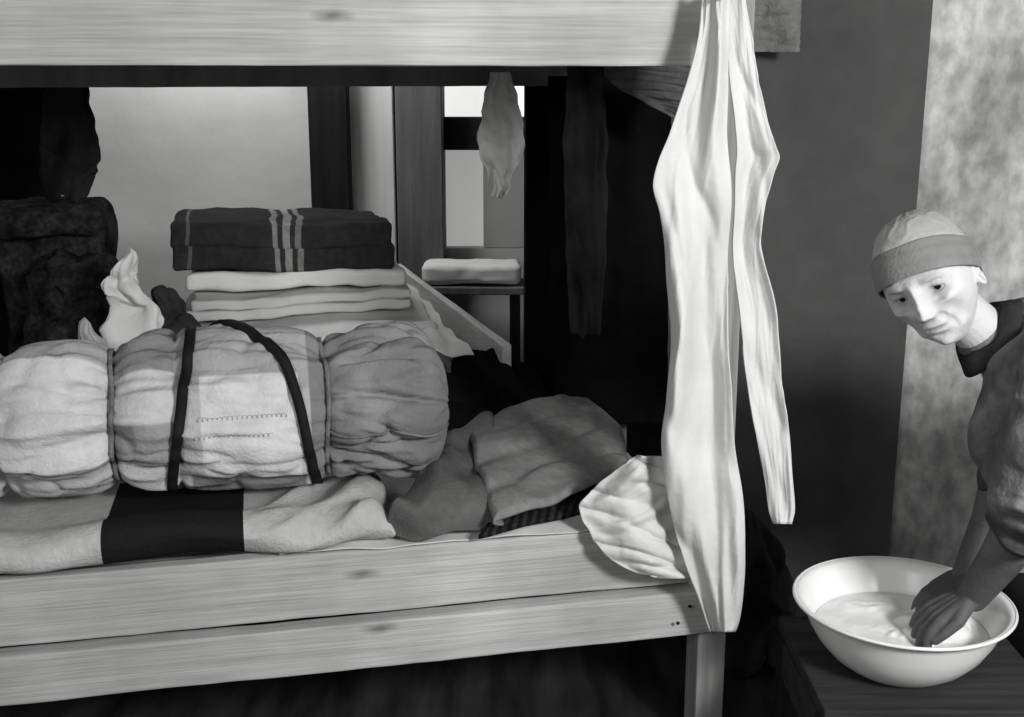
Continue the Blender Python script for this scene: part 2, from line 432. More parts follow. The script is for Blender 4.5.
gS=[[B(s0_+(s1_-s0_)*i/6,-.004+.006*math.sin(i*2.1),.5445) for i in range(7)],[B(s0_+(s1_-s0_)*i/6,.04,.548+.003*math.sin(i*1.7)) for i in range(7)],[B(s0_+(s1_-s0_)*i/6,.10,.558) for i in range(7)],[B(s0_+(s1_-s0_)*i/6,.20,.562) for i in range(7)]]
patch('bed_sheet',gS,LINEN2,cre=.003,amp=.003,thick=.003,sub=False,label='cream sheet showing along the bunk edge',category='sheet')
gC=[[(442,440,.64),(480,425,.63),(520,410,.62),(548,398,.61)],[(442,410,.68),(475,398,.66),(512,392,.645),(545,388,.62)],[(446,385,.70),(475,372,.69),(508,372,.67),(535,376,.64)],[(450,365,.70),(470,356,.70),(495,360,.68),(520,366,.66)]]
patch('shadow_sheet',[[at_z(*c) for c in r] for r in gC],BLACKC,cre=.02,amp=.012,label='black sheet standing in for the shadow behind the bedroll',category='jacket')  # black sheet takes the place of plain shadow beyond the bedroll end

# ---------------------------------------------------------------- BEDROLL
WB=.235; ZB=.770; R0=.174
def axis(s): return B(s,WB,ZB)
sL=s_of_u(-70,WB,ZB); sR=s_of_u(447,WB,ZB); LR=sR-sL
S=lambda u: s_of_u(u,WB,ZB)
ties=[S(8),S(118),S(180),S(324)]
tdepth=[.042,.056,.024,.048]
def rad(s,th):
    t=(s-sL)/LR; e=min(t,1-t)*LR
    r=R0-.014*max(0,(ties[1]-s)/.5)
    k=min(1,e/.09)
    cx,sy=math.cos(th),math.sin(th)
    if k<1:
        r*=(max(0,1-(1-k)**2.6))**.5
        r+=.014*(1-k)*math.sin(9*th+2*noise.noise(Vector((cx*2,sy*2,5))))*k
    if s>ties[3]: r*=1-.02*(s-ties[3])/(sR-ties[3])
    for q,dp_ in zip(ties,tdepth):
        dq=abs(s-q)
        r-= dp_*math.exp(-(dq/.038)**.85)
        a=13*th+q*37+2.5*noise.noise(Vector((cx*2,sy*2,q*9)))+(s-q)*4
        r+= .013*math.exp(-(dq/.060))*(1-math.exp(-dq/.010))*(1.3-2*abs(math.sin(a*.5))**.7)
    r+=.018*noise.noise(Vector((s*4.0,cx*2.2,sy*2.2)))
    r+=.006*noise.noise(Vector((s*3.2,cx*6.5,sy*6.5+3)))
    for q_ in (205,262,330):
        dth=abs((math.degrees(th)-q_+180)%360-180)*math.pi/180*R0
        r-=.008*math.exp(-(dth/.010)**1.2)
    r-=.007*sridge(noise.noise(Vector((s*9,cx*1.6,sy*1.6+11))),5)
    r-=.005*sridge(noise.noise(Vector((s*5,cx*3.2,sy*3.2+41))),5)
    r+=.0015*noise.noise(Vector((s*26,cx*8,sy*8)))
    if s>ties[3]:
        k2=min(1,(s-ties[3])/.03)
        r-=.020*k2*sridge(noise.noise(Vector((s*3.6,cx*3.4,sy*3.4+17))),4.0)
        r-=.014*k2*sridge(noise.noise(Vector((s*7,cx*4,sy*4+27))),4.5)
    return max(r,.002)
def sag(s):
    t=max(0,(s-ties[3])/(sR-ties[3])); return -.012*t*t
def rollpt(s,th,off=0):
    r=rad(s,th)+off
    z=math.sin(th)*r
    if z<-.145: z=-.145-(abs(z)-.145)*.2
    return axis(s)+VX*(math.cos(th)*r)+ZX*(z+sag(s))
nS,nT=340,180; vs=[];uv=[];cols=[]
ptch0,ptch1=S(205),S(298)
svals=[sL+LR*((1-math.cos(math.pi*i/nS))/2*.4+.6*i/nS) for i in range(nS+1)]
svals[0]=sL+.0002; svals[-1]=sR-.0002
for i,s in enumerate(svals):
    for j in range(nT):
        th=2*math.pi*j/nT; dg=math.degrees(th)
        vs.append(rollpt(s,th)); uv.append((i/nS,j/nT))
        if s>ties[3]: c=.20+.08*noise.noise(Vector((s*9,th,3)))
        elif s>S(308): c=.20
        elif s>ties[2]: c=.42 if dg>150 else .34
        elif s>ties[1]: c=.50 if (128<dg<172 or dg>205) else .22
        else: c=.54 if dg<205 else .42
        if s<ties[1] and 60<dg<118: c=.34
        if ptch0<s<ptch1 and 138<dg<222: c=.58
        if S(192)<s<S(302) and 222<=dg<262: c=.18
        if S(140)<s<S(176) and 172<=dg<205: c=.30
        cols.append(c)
fs=[(i*nT+j,i*nT+(j+1)%nT,(i+1)*nT+(j+1)%nT,(i+1)*nT+j) for i in range(nS) for j in range(nT)]
fs.append(tuple(range(nT))); fs.append(tuple(range(nS*nT,(nS+1)*nT)))
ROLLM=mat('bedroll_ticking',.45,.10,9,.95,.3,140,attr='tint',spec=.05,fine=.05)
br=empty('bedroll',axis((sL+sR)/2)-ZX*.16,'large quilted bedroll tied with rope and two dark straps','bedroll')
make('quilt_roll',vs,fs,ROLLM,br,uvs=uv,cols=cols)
def ring(name,sfun,wid,off,m,flatt=.005,n=160):
    vs=[];fs=[]
    for j in range(n):
        th=2*math.pi*j/n; s=sfun(th)
        rr=sum(rad(s+dd,th+de) for dd in (-.012,0,.012) for de in (-.06,0,.06))/9
        ds=(sfun(th+.02)-sfun(th-.02))/.04/R0
        cn=1/math.sqrt(1+ds*ds)
        for (a,o_) in ((-1,off-.006),(-1,off+flatt),(1,off+flatt),(1,off-.006)):
            r=rr+o_; s_=s+a*wid/2*cn; th_=th-a*wid/2*cn*ds/R0
            z=math.sin(th_)*r
            if z<-.145: z=-.145-(abs(z)-.145)*.2
            vs.append(axis(s_)+VX*(math.cos(th_)*r)+ZX*(z+sag(s_)))
    for j in range(n):
        k=4*j;k2=4*((j+1)%n)
        for q in range(4): fs.append((k+q,k+(q+1)%4,k2+(q+1)%4,k2+q))
    return make(name,vs,fs,m,br)
sa=S(196); sb=S(168)
ring('leather_strap',lambda th: (sa+sb)/2+(sa-sb)/2*math.sin(th),.020,.004,STRAP)
tabS=[(0,195),(45,205),(80,230),(105,262),(130,284),(160,296),(195,304),(230,310),(270,310),(320,240),(360,195)]
def s2f(th):
    dgr=math.degrees(th)%360
    return S(interp(tabS,dgr)[0])
ring('leather_strap',s2f,.020,.005,STRAP)
ring('rope_tie',lambda th: ties[1]+.004*math.sin(3*th),.008,-.001,ROPE,.005)
ring('rope_tie',lambda th: ties[3]+.004*math.sin(3*th),.008,-.001,ROPE,.005)
for (u0,u1,deg) in ((324,440,188),(-40,180,205)):
    pts=[]
    for i in range(60):
        s=S(u0)+(S(u1)-S(u0))*i/59
        pts.append(rollpt(s,math.radians(deg+2*math.sin(i*.15)),.0020))
    vs,fs=tube_vf(pts,.0028,8); make('rope_tie',vs,fs,ROPE,br)
INK=mat('faded_ink',.26,.2,10,.95,0)
# faint, illegible cursive: looping strokes
for (row,ua,ub) in ((170,200,286),(182,196,270),):
    s=S(ua); pts=[]; ph=0
    while s<S(ub):
        hgt=1.2+.9*noise.noise(Vector((s*30,row,0)))
        pts.append(rollpt(s+.0030*math.cos(ph),math.radians(row+hgt*math.sin(ph)),.0004)); ph+=.75; s+=.0011
    vs,fs=tube_vf(pts,.0005,5); make('faded_handwriting',vs,fs,INK,br)

# ---------------------------------------------------------------- FOLDED PILE
def slabpile(name,yc,z0,z1,lx,ly,xc,m,layers,label,cat='blanket',amp=.008,rot=ANG,seed=0,group=None,tilt=0,rr=.5,over=1.0,jit=.012,ns=6):
    ax=Vector((math.cos(rot),math.sin(rot),tilt)).normalized(); ay=Vector((-math.sin(rot),math.cos(rot),0)); az=ax.cross(ay)
    U=[];V=[];Fc=[]
    h=(z1-z0)/layers
    for i in range(layers):
        off=random.uniform(-jit,jit)
        vs,fs,uv=rbox_vf(Vector((xc+off,yc+random.uniform(-jit,jit*.7),z0+h*(i+.5))),ax,ay,az,lx*random.uniform(1-jit*2,1+jit),ly,h*over,h*rr,30,amp,ns,seed)
        k=len(V); V+=vs; U+=uv; Fc+=[tuple(q+k for q in f) for f in fs]
    return make(name,V,Fc,m,uvs=U,label=label,category=cat,group=group)
PLAID=mat('striped_wool',.05,.25,10,.95,.4,120,ramp=[(0,.030),(.06,.10),(.075,.030),(.45,.20),(.48,.035),(.505,.24),(.54,.035),(.565,.18),(.59,.030)],spec=.03,fine=.15)
yc=3.52; xc=-.70
slabpile('plaid_blanket',yc,.895,1.018,.60,.44,xc+.02,PLAID,2,'dark wool blanket with pale stripes folded on top of pile',seed=1,tilt=-.024,rr=.22,amp=.013,jit=.005,over=1.08,ns=5)
slabpile('folded_sheet',yc,.840,.888,.61,.44,xc+.05,LINEN,1,'white folded sheet beneath the striped blanket',cat='sheet',seed=5,amp=.020,rr=.3,ns=5)
slabpile('folded_sheet',yc-.03,.775,.832,.61,.46,xc+.08,LINEN2,2,'cream folded sheet in the middle of the pile',cat='sheet',seed=9,amp=.018,ns=5,rr=.35)
slabpile('folded_blanket',yc-.08,.700,.768,.70,.54,xc+.10,LINEN2,1,'pale thick folded blanket low in the pile',seed=12,amp=.016,ns=5,rr=.3)
slabpile('folded_blanket',yc-.06,.510,.690,.70,.50,xc+.07,GREYC,3,'grey folded blanket at the bottom of the pile',seed=15,amp=.005)
slg=[[(398,352,.74),(436,352,.74),(476,352,.738)],[(394,320,.75),(422,320,.745),(446,324,.742)],[(392,296,.77),(408,294,.76),(421,298,.742)],[(388,280,.785),(396,278,.77),(402,282,.745)]]
patch('loose_sheet',[[at_z(*c) for c in r] for r in slg],LINEN2,n=40,amp=.006,cre=.014,thick=.005,label='crumpled pale sheet spilling from the pile along the board',category='sheet')
ty=4.42
tl=at_y(424,285,ty).x; tr=at_y(523,285,ty).x; tz=at_y(460,286,ty).z
te=empty('side_table',((tl+tr)/2,ty,0),'narrow wooden table beneath the window carrying folded linen','table')
plank('table_top',Vector(((tl+tr)/2,ty+.07,tz-.015)),XX,YX,ZX,tr-tl+.02,.20,.03,WOOD_G,te)
for x in (tl+.03,tr-.03):
    for y in (ty,ty+.14): plank('leg',Vector((x,y,(tz-.03)/2)),ZX,XX,YX,tz-.03,.04,.04,WOOD_DZ,te)
slabpile('folded_linen',ty+.07,tz+.006,tz+.080,(tr-tl)*.99,.18,(tl+tr)/2,LINEN,1,'white folded linen on the side table',cat='linen',rot=0,seed=20,amp=.007,rr=.3,ns=9)

# ---------------------------------------------------------------- LEFT CORNER
bp=at_y(55,262,2.98)
rs=empty('rucksack',(bp.x,2.98,.52),'dark bulging canvas pack standing on the bunk behind the bedroll','bag')
vs,fs,uv=rbox_vf(Vector((bp.x-.02,3.05,.81)),UX,VX,ZX,.27,.18,.58,.04,30,.018,8,3); make('bag_body',vs,fs,LEATHER,rs)
vs,fs,uv=rbox_vf(Vector((bp.x+.06,2.93,.85)),UX,VX,ZX,.22,.14,.30,.06,26,.035,10,9); make('bag_pocket',vs,fs,LEATHER,rs)
vs,fs,uv=rbox_vf(Vector((bp.x-.02,3.02,1.08)),UX,VX,ZX,.29,.24,.07,.025,22,.014,8,5); make('bag_flap',vs,fs,LEATHER,rs)
hang('hanging_coat',[(66,46,86,2.95),(110,42,92,2.95),(150,40,99,2.93),(175,44,94,2.94),(199,50,84,2.95)],DARKC,2,.03,seed=4,thick=.01,ragged=4,label='dark garment hanging from the upper bunk above the pack',category='garment')
hang('dark_curtain',[(60,-80,48,3.3),(180,-80,56,3.3),(300,-80,62,3.3),(420,-80,62,3.3)],BLACKC,3,.02,seed=14,thick=.006,label='black cloth hanging in the corner behind the pack',category='curtain')
def cloth_peak(name,c,rx,ry,h,m,seed,lean,label,cat='cloth',pw=.75,rough=.014,lob=.30,**kk):
    vs=[];fs=[];n=96;k=50
    for j in range(k+1):
        f=j/k
        for i in range(n):
            th=2*math.pi*i/n
            r=(1-f)**pw*(1+lob*math.sin(4*th+seed+f*5)+lob*.5*math.sin(7*th+seed*2-f*7))+.05*f
            if j==k: r=.02
            p=Vector((c.x+rx*r*math.cos(th)+lean*f*f, c.y+ry*r*math.sin(th), c.z+h*f))
            p+=noise.noise_vector(p*14+Vector((seed,0,0)))*rough*1.3+noise.noise_vector(p*36+Vector((seed,0,0)))*rough*.4
            p.z=max(p.z,c.z)
            vs.append(p)
    for j in range(k):
        for i in range(n): fs.append((j*n+i,j*n+(i+1)%n,(j+1)*n+(i+1)%n,(j+1)*n+i))
    fs.append(tuple(range(n))); fs.append(tuple(range(k*n,(k+1)*n)))
    return make(name,vs,fs,m,label=label,category=cat)
pk=at_y(120,248,2.72)
cloth_peak('crumpled_cloth',Vector((pk.x+.025,2.72,.56)),.10,.07,pk.z-.56,LINEN2,2,-.02,'crumpled white cloth standing up in a peak behind the bedroll',rough=.030)
pk=at_y(182,290,2.95)
cloth_peak('crumpled_cloth',Vector((pk.x-.01,3.00,.56)),.08,.06,pk.z-.56,DARK2,5,-.05,'crumpled dark cloth beside the white one',rough=.03,pw=.5)
pk=at_y(98,322,2.60)
cloth_peak('crumpled_cloth',Vector((pk.x-.02,2.62,.57)),.05,.045,pk.z-.57,GREYL,8,.0,'light grey bunched cloth beside the pack',rough=.018,pw=.4,lob=.15)

# ---------------------------------------------------------------- HANGING THINGS CENTRE
hang('hanging_towel',[(72,490,510,2.95),(100,484,518,2.95),(130,479,524,2.95),(150,478,524,2.95),(168,486,516,2.95),(196,490,506,2.95)],LINEN2,2.5,.02,seed=7,ragged=5,micro=.002,label='small pale towel hanging from the upper bunk rail',category='towel')
hang('dark_curtain',[(60,526,672,3.19),(200,526,668,3.19),(400,526,668,3.19),(470,526,668,3.19)],BLACKC,3,.006,seed=11,thick=.004,label='black curtain hanging beyond the end of the bunk',category='curtain')
hang('hanging_blanket',[(76,548,668,2.98),(200,550,666,2.98),(330,552,668,2.98),(424,556,664,2.98)],BLACKC,3,.015,seed=17,thick=.005,label='black blanket hanging from the upper tier at the bunk foot',category='blanket')
hang('hanging_scarf',[(66,567,602,2.86),(150,564,607,2.86),(250,566,606,2.86),(335,572,600,2.87)],DARK2,2.2,.02,seed=21,ragged=5,label='dark grey scarf hanging against the black blanket',category='scarf')
hang('draped_jacket',[(66,604,712,2.72),(84,612,708,2.72),(100,640,700,2.72),(118,672,690,2.72)],GREYM,2,.012,seed=31,label='grey jacket corner hanging from the upper bunk end',category='jacket')
hang('hanging_rag',[(-20,746,802,3.12),(20,748,800,3.12),(52,750,799,3.12)],GREYC,2,.010,seed=41,crease=.003,label='small grey rag hanging high on the dark wall',category='rag')

# ---------------------------------------------------------------- SHIRT
sh=empty('hanging_shirt',at_y(720,600,2.2),'long white shirt hung from the bunk post, trailing over the rail','shirt')
hang('shirt_body',[(-12,704,732,2.22),(30,700,730,2.21),(80,687,728,2.20),(130,670,728,2.19),(182,653,731,2.18),(215,659,731,2.18),(262,665,728,2.18),(340,670,727,2.18),(400,667,731,2.18),(445,661,736,2.18),(500,668,743,2.18),(560,684,746,2.19),(600,700,744,2.20),(622,708,740,2.21),(632,712,736,2.21)],SHIRTM,2.1,.036,nu=130,nv=240,seed=1.3,parent=sh,crease=.008,micro=.0012)
hang('shirt_sleeve',[(-12,722,744,2.235),(40,727,753,2.23),(80,731,758,2.22),(120,735,768,2.21),(148,737,777,2.20),(157,737,780,2.20),(172,736,775,2.20),(200,735,767,2.20),(240,734,761,2.20),(262,735,765,2.20),(300,738,773,2.20),(400,750,785,2.20),(480,764,793,2.20),(510,768,795,2.20),(524,773,792,2.20)],SHIRTM,1.2,.026,nu=60,nv=190,seed=3.1,parent=sh,crease=.006,micro=.0012)
hang('shirt_tail',[(456,638,676,2.235),(468,618,690,2.235),(488,594,700,2.23),(506,579,706,2.225),(530,588,712,2.22),(552,604,716,2.22),(566,622,718,2.22),(578,655,720,2.22)],SHIRTM,2.2,.028,nu=120,nv=100,seed=6.2,grow=False,parent=sh,crease=.011,micro=.0015)
vs,fs=tube_vf([at_y(724,2,2.38),at_y(724,-4,2.17)],.004,8); make('nail',vs,fs,STRAP,label='iron nail driven into the bunk post',category='nail')
ps=at_y(762,520,2.75)
cloth_peak('dark_sack',Vector((ps.x+.0,2.78,0)),.13,.12,ps.z+.02,DARK2,4,-.03,'dark slumped sack standing on the floor beyond the post',cat='sack')

# ---------------------------------------------------------------- STOOL + BASIN
bc=Vector((.745,2.115,.33))
st=empty('wooden_stool',(bc.x+.02,bc.y,0),'rough dark wooden stool carrying the enamel basin','stool')
plank('stool_seat',Vector((.78,2.13,.312)),XX,YX,ZX,.44,.38,.03,WOOD_D,st)
for x in (.58,.98):
    for y in (1.97,2.29): plank('leg',Vector((x,y,.148)),ZX,XX,YX,.297,.045,.045,WOOD_DZ,st)
plank('apron',Vector((.78,1.96,.25)),XX,YX,ZX,.38,.02,.08,WOOD_D,st)
plank('apron',Vector((.78,2.30,.25)),XX,YX,ZX,.38,.02,.08,WOOD_D,st)
plank('apron',Vector((.57,2.13,.25)),YX,XX,ZX,.30,.02,.08,WOOD_D,st)
plank('apron',Vector((.99,2.13,.25)),YX,XX,ZX,.30,.02,.08,WOOD_D,st)
def lathe(prof,c,n=96):
    vs=[];fs=[]
    for (r,z) in prof:
        for i in range(n):
            th=2*math.pi*i/n; vs.append(c+Vector((r*math.cos(th),r*math.sin(th),z)))
    for j in range(len(prof)-1):
        for i in range(n): fs.append((j*n+i,j*n+(i+1)%n,(j+1)*n+(i+1)%n,(j+1)*n+i))
    return vs,fs
BS=.965
outer=[(.001,.002),(.09,.002),(.105,.0),(.112,.006),(.135,.022),(.160,.050),(.178,.080),(.190,.108),(.196,.120),(.208,.126),(.211,.130),(.208,.133)]
inner=[(.195,.127),(.186,.112),(.172,.082),(.153,.052),(.128,.026),(.10,.010),(.001,.008)]
outer=[(r*BS,z) for r,z in outer]; inner=[(r*BS,z) for r,z in inner]
ba=empty('wash_basin',bc,'round white enamel wash basin standing on a stool','basin')
vs,fs=lathe(outer+inner,bc); make('basin_bowl',vs,fs,ENAMEL,ba)
pts=[bc+Vector((.209*BS*math.cos(a*math.pi/36),.209*BS*math.sin(a*math.pi/36),.130)) for a in range(73)]
vs,fs=tube_vf(pts,.0035,10,cap=False); make('basin_rim',vs,fs,ENAMEL_R,ba)
wm,nt,bs=newmat('soapy_water'); bs.inputs['Base Color'].default_value=g(.88); bs.inputs['Roughness'].default_value=.5
vs=[];fs=[];nr_,na_=60,140
for j in range(nr_+1):
    r=.0008+.158*j/nr_
    for i in range(na_):
        th=2*math.pi*i/na_; x=r*math.cos(th);y=r*math.sin(th)
        foam=max(0,noise.noise(Vector((x*16,y*16,2)))+.2)
        z=.073+.002*noise.noise(Vector((x*20,y*20,0)))+foam*(.007+.005*noise.noise(Vector((x*60,y*60,4))))*min(1,(nr_-j)/6)
        vs.append(bc+Vector((x,y,z)))
for j in range(nr_):
    for i in range(na_): fs.append((j*na_+i,j*na_+(i+1)%na_,(j+1)*na_+(i+1)%na_,(j+1)*na_+i))
fs.append(tuple(range(na_)))
make('soapy_water',vs,fs,wm,label='pale soapy water and suds inside the enamel basin',category='water')
pk=bc+Vector((.060,-.015,.050))
cloth_peak('wash_cloth',pk,.080,.075,.062,LINEN,3,.0,'wet white cloth being washed in the basin',pw=.38,rough=.014,lob=.10)

# ---------------------------------------------------------------- WOMAN
Hc=Vector((.742,2.10,1.080))
fw=Vector((-.45,-.84,-.27)).normalized(); upv=Vector((-.55,-.06,.82)); upv=(upv-fw*upv.dot(fw)).normalized()
lat=fw.cross(upv).normalized()
def HL(p): return Hc+lat*p[0]+fw*p[1]+upv*p[2]
bumps=[(0,.018,.009,.016,.013),(0,-.006,.0100,.013,.019),(0,-.023,.013,.009,.024),
 (0,-.056,.024,.014,.004),(0,-.0505,.016,.0035,.0018),(0,-.056,.022,.0032,-.0065),(0,-.0625,.013,.004,.0028),(0,-.073,.015,.005,-.005),(0,-.094,.015,.012,.013),(0,.036,.012,.01,.005),
 (0,.048,.035,.0024,-.003),(0,.058,.035,.0024,-.003)]
for s_ in (-1,1):
    bumps+=[(s_*.0130,-.027,.006,.0055,.009),(s_*.033,.012,.017,.014,-.017),(s_*.031,.035,.021,.0065,.010),(s_*.048,-.010,.017,.012,.012),(s_*.043,-.042,.013,.022,-.012),
     (s_*.019,-.031,.0045,.007,-.006),(s_*.024,-.041,.004,.008,-.008),(s_*.029,-.053,.004,.008,-.008),(s_*.032,-.065,.004,.008,-.005),
     (s_*.031,-.007,.014,.0035,-.005),
     (s_*.042,-.075,.010,.011,.008),(s_*.055,.012,.0035,.008,-.003)]
def head_pt(d,off=0,plain=False):
    k=(abs(d.x)**2.3+abs(d.y)**2.3+abs(d.z)**2.3)**(-1/2.3)
    x=.075*d.x*k; y=.095*d.y*k; z=.117*d.z*k
    lower=max(0,-z/.117)
    x*=1-.39*lower**1.5
    if y<0: y*=1-.5*lower
    if y<0 and z>0: y*=1.05
    if y>0.01 and not plain:
        wgt=min(1,(y-.01)/.03)
        for (x0,z0,sx,sz,a) in bumps:
            y+=wgt*a*math.exp(-((x-x0)/sx)**2-((z-z0)/sz)**2)
    n=Vector((x,y,z))
    return n+n.normalized()*off
nu_,nv_=220,180
hv=[]
for j in range(nv_+1):
    ph=math.pi*j/nv_-math.pi/2
    for i in range(nu_):
        th=2*math.pi*i/nu_; hv.append(head_pt(Vector((math.cos(ph)*math.cos(th),math.cos(ph)*math.sin(th),math.sin(ph)))))
hf=[(j*nu_+i,j*nu_+(i+1)%nu_,(j+1)*nu_+(i+1)%nu_,(j+1)*nu_+i) for j in range(1,nv_-1) for i in range(nu_)]
hf.append(tuple(reversed(range(nu_,2*nu_)))); hf.append(tuple(range((nv_-1)*nu_,nv_*nu_)))
def surf_y(x,z):
    return max((p.y for p in hv if abs(p.x-x)<.004 and abs(p.z-z)<.004 and p.y>0),default=.08)
parts=[([HL(p) for p in hv],hf)]
eyes=[]
for s_ in (-1,1):
    ex,ez=s_*.032,.011; sy=surf_y(ex,ez); ec=Vector((ex,sy-.0066,ez)); eyes.append(ec)
    for (dz,amp_,rr_) in ((.0044,.0030,.0038),(-.0068,-.0014,.0036)):
        pts=[]
        for i in range(11):
            a=-1+i/5
            xx=ec.x+a*.0145; zz=ec.z+dz+amp_*(1-a*a)-.0014*a*s_
            yy=ec.y+math.sqrt(max(1e-6,.0130**2-(a*.0120)**2*.9))-.0012-abs(a)*.002
            pts.append(HL((xx,yy,zz)))
        parts.append(tube_vf(pts,rr_,8))
    earp=[HL((s_*(.072+.006*abs(math.sin(a))),-.012-.012*math.cos(a),-.016+.026*math.sin(a))) for a in [2*math.pi*i/16 for i in range(17)]]
    parts.append(tube_vf(earp,.005,8)); parts.append(ico_vf(HL((s_*.070,-.012,-.016)),.012,2))
nb0=HL((0,-.028,-.070))
parts.append(capsule_chain([nb0,Vector((.875,2.14,.965)),Vector((.96,2.15,.945))],[.047,.046,.058]))
parts.append(capsule_chain([(.985,2.14,.935),(1.07,2.14,.94),(1.20,2.14,.92),(1.32,2.14,.87),(1.38,2.14,.84)],[.085,.105,.105,.125,.135]))
parts.append(capsule_chain([(.97,2.02,.945),(.99,2.26,.945)],[.055,.055]))
LA=[Vector(p) for p in ((.945,1.985,.945),(.915,1.955,.83),(.895,1.955,.715),(.878,2.0,.60),(.850,2.045,.500))]
RA=[Vector(p) for p in ((.985,2.275,.945),(1.00,2.29,.83),(.975,2.24,.715),(.93,2.18,.60),(.872,2.135,.500))]
LR_=[.052,.047,.044,.039,.029]
parts.append(capsule_chain(LA,LR_)); parts.append(capsule_chain(RA,LR_))
for y in (2.06,2.23):
    parts.append(capsule_chain([(1.38,y,.82),(1.35,y,.47),(1.40,y,.09)],[.095,.06,.042]))
    parts.append(capsule_chain([(1.41,y,.045),(1.30,y,.03),(1.24,y,.026)],[.038,.034,.026]))
def hand(wr,d,w,curl,thumb_side):
    d=d.normalized(); w=(w-d*w.dot(d)).normalized(); n=d.cross(w)*curl
    ps=[]
    for i in range(4):
        off=(i-1.5)*.0188
        a=wr+w*off*.55+d*.012; b=wr+w*off+d*.078+n*.006
        ps.append(capsule_chain([a,(a+b)/2,b],[.0165,.0155,.0115]))
        L=[.066,.075,.070,.054][i]
        k1=b+(d*.88+n*.46+w*(i-1.5)*.10).normalized()*L*.45
        k2=k1+(d*.62+n*.78+w*(i-1.5)*.05).normalized()*L*.32
        k3=k2+(d*.40+n*.90).normalized()*L*.28
        ps.append(capsule_chain([b,k1,k2,k3],[.0108,.0096,.0088,.0078]))
    t0=wr+w*(-.020)*thumb_side+d*.022
    t1=t0+(w*-.60*thumb_side+d*.7+n*.25).normalized()*.036
    t2=t1+(w*-.10*thumb_side+d*.9+n*.3).normalized()*.030
    t3=t2+(w*.15*thumb_side+d*.85+n*.4).normalized()*.024
    ps.append(capsule_chain([t0,t1,t2,t3],[.016,.0125,.0105,.009]))
    return join_vf(ps)
parts.append(hand(LA[-1],Vector((-.78,.02,-.36)),Vector((-.12,-.95,-.12)),-1,-1))
parts.append(hand(RA[-1],Vector((-.78,-.16,-.36)),Vector((-.12,.95,-.12)),1,-1))
def remesh(vf,vox,it=2,fac=.5):
    vs,fs=vf
    me=bpy.data.meshes.new('tmp'); me.from_pydata([tuple(v) for v in vs],[],fs)
    bm=bmesh.new(); bm.from_mesh(me); bmesh.ops.recalc_face_normals(bm,faces=bm.faces); bm.to_mesh(me); bm.free()
    o=bpy.data.objects.new('tmp',me); scene.collection.objects.link(o)
    r=o.modifiers.new('r','REMESH'); r.mode='VOXEL'; r.voxel_size=vox
    if it:
        s=o.modifiers.new('s','SMOOTH'); s.factor=fac; s.iterations=it
    dg=bpy.context.evaluated_depsgraph_get(); ev=o.evaluated_get(dg)
    m2=bpy.data.meshes.new_from_object(ev)
    V=[v.co.copy() for v in m2.vertices]; Fc=[tuple(p.vertices) for p in m2.polygons]
    bpy.data.objects.remove(o); bpy.data.meshes.remove(m2)
    return V,Fc
V,Fc=remesh(join_vf(parts),.0024,2,.5)
cols=[]
Mi=Matrix((lat,fw,upv))
for p in V:
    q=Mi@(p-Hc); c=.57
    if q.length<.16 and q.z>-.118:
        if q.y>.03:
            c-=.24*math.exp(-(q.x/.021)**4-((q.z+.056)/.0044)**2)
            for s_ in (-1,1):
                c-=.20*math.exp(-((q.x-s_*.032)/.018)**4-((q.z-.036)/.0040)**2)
                c-=.30*math.exp(-((q.x-s_*.032)/.019)**2-((q.z-.010)/.014)**2)  # eye-socket, nostril, cheek-hollow and wrinkle shade painted into the skin colour
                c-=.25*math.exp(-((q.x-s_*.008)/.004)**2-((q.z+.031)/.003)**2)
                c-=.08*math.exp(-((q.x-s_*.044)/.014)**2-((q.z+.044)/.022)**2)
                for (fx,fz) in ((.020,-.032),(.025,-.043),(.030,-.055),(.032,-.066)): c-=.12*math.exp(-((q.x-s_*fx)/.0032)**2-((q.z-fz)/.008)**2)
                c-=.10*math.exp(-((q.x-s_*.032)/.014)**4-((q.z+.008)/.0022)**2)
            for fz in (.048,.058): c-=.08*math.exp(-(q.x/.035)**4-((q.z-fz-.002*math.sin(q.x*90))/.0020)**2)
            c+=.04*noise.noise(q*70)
    elif p.z<.60 and p.x<1.0: c=.09  # wet, dirty hands; shadow tone of hands and forearms painted into skin
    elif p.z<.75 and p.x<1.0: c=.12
    cols.append(max(.03,c))
SKIN=mat('skin',.5,.06,18,.6,.2,110,attr='tint',spec=.25)
pe=make('person',V,Fc,SKIN,cols=cols,label='older woman in headscarf and grey dress bending over a wash basin',category='person')
WHITE=mat('eye_white',.36,.03,5,.2,0,spec=.5); IRIS=mat('eye_iris',.008,.03,5,.15,0,spec=.6)
for ec in eyes:
    vs,fs=ico_vf((0,0,0),.0122,4); mi=[]
    tocam=(EYE-HL(ec)).normalized(); gz=(Mi@tocam).normalized()
    gz=(gz+Vector((0,.3,-.05))).normalized()
    for f in fs:
        c=sum((vs[i] for i in f),Vector())/len(f); mi.append(1 if c.normalized().dot(gz)>.85 else 0)
    make('eye',[HL(v+ec) for v in vs],fs,[WHITE,IRIS],pe,midx=mi)
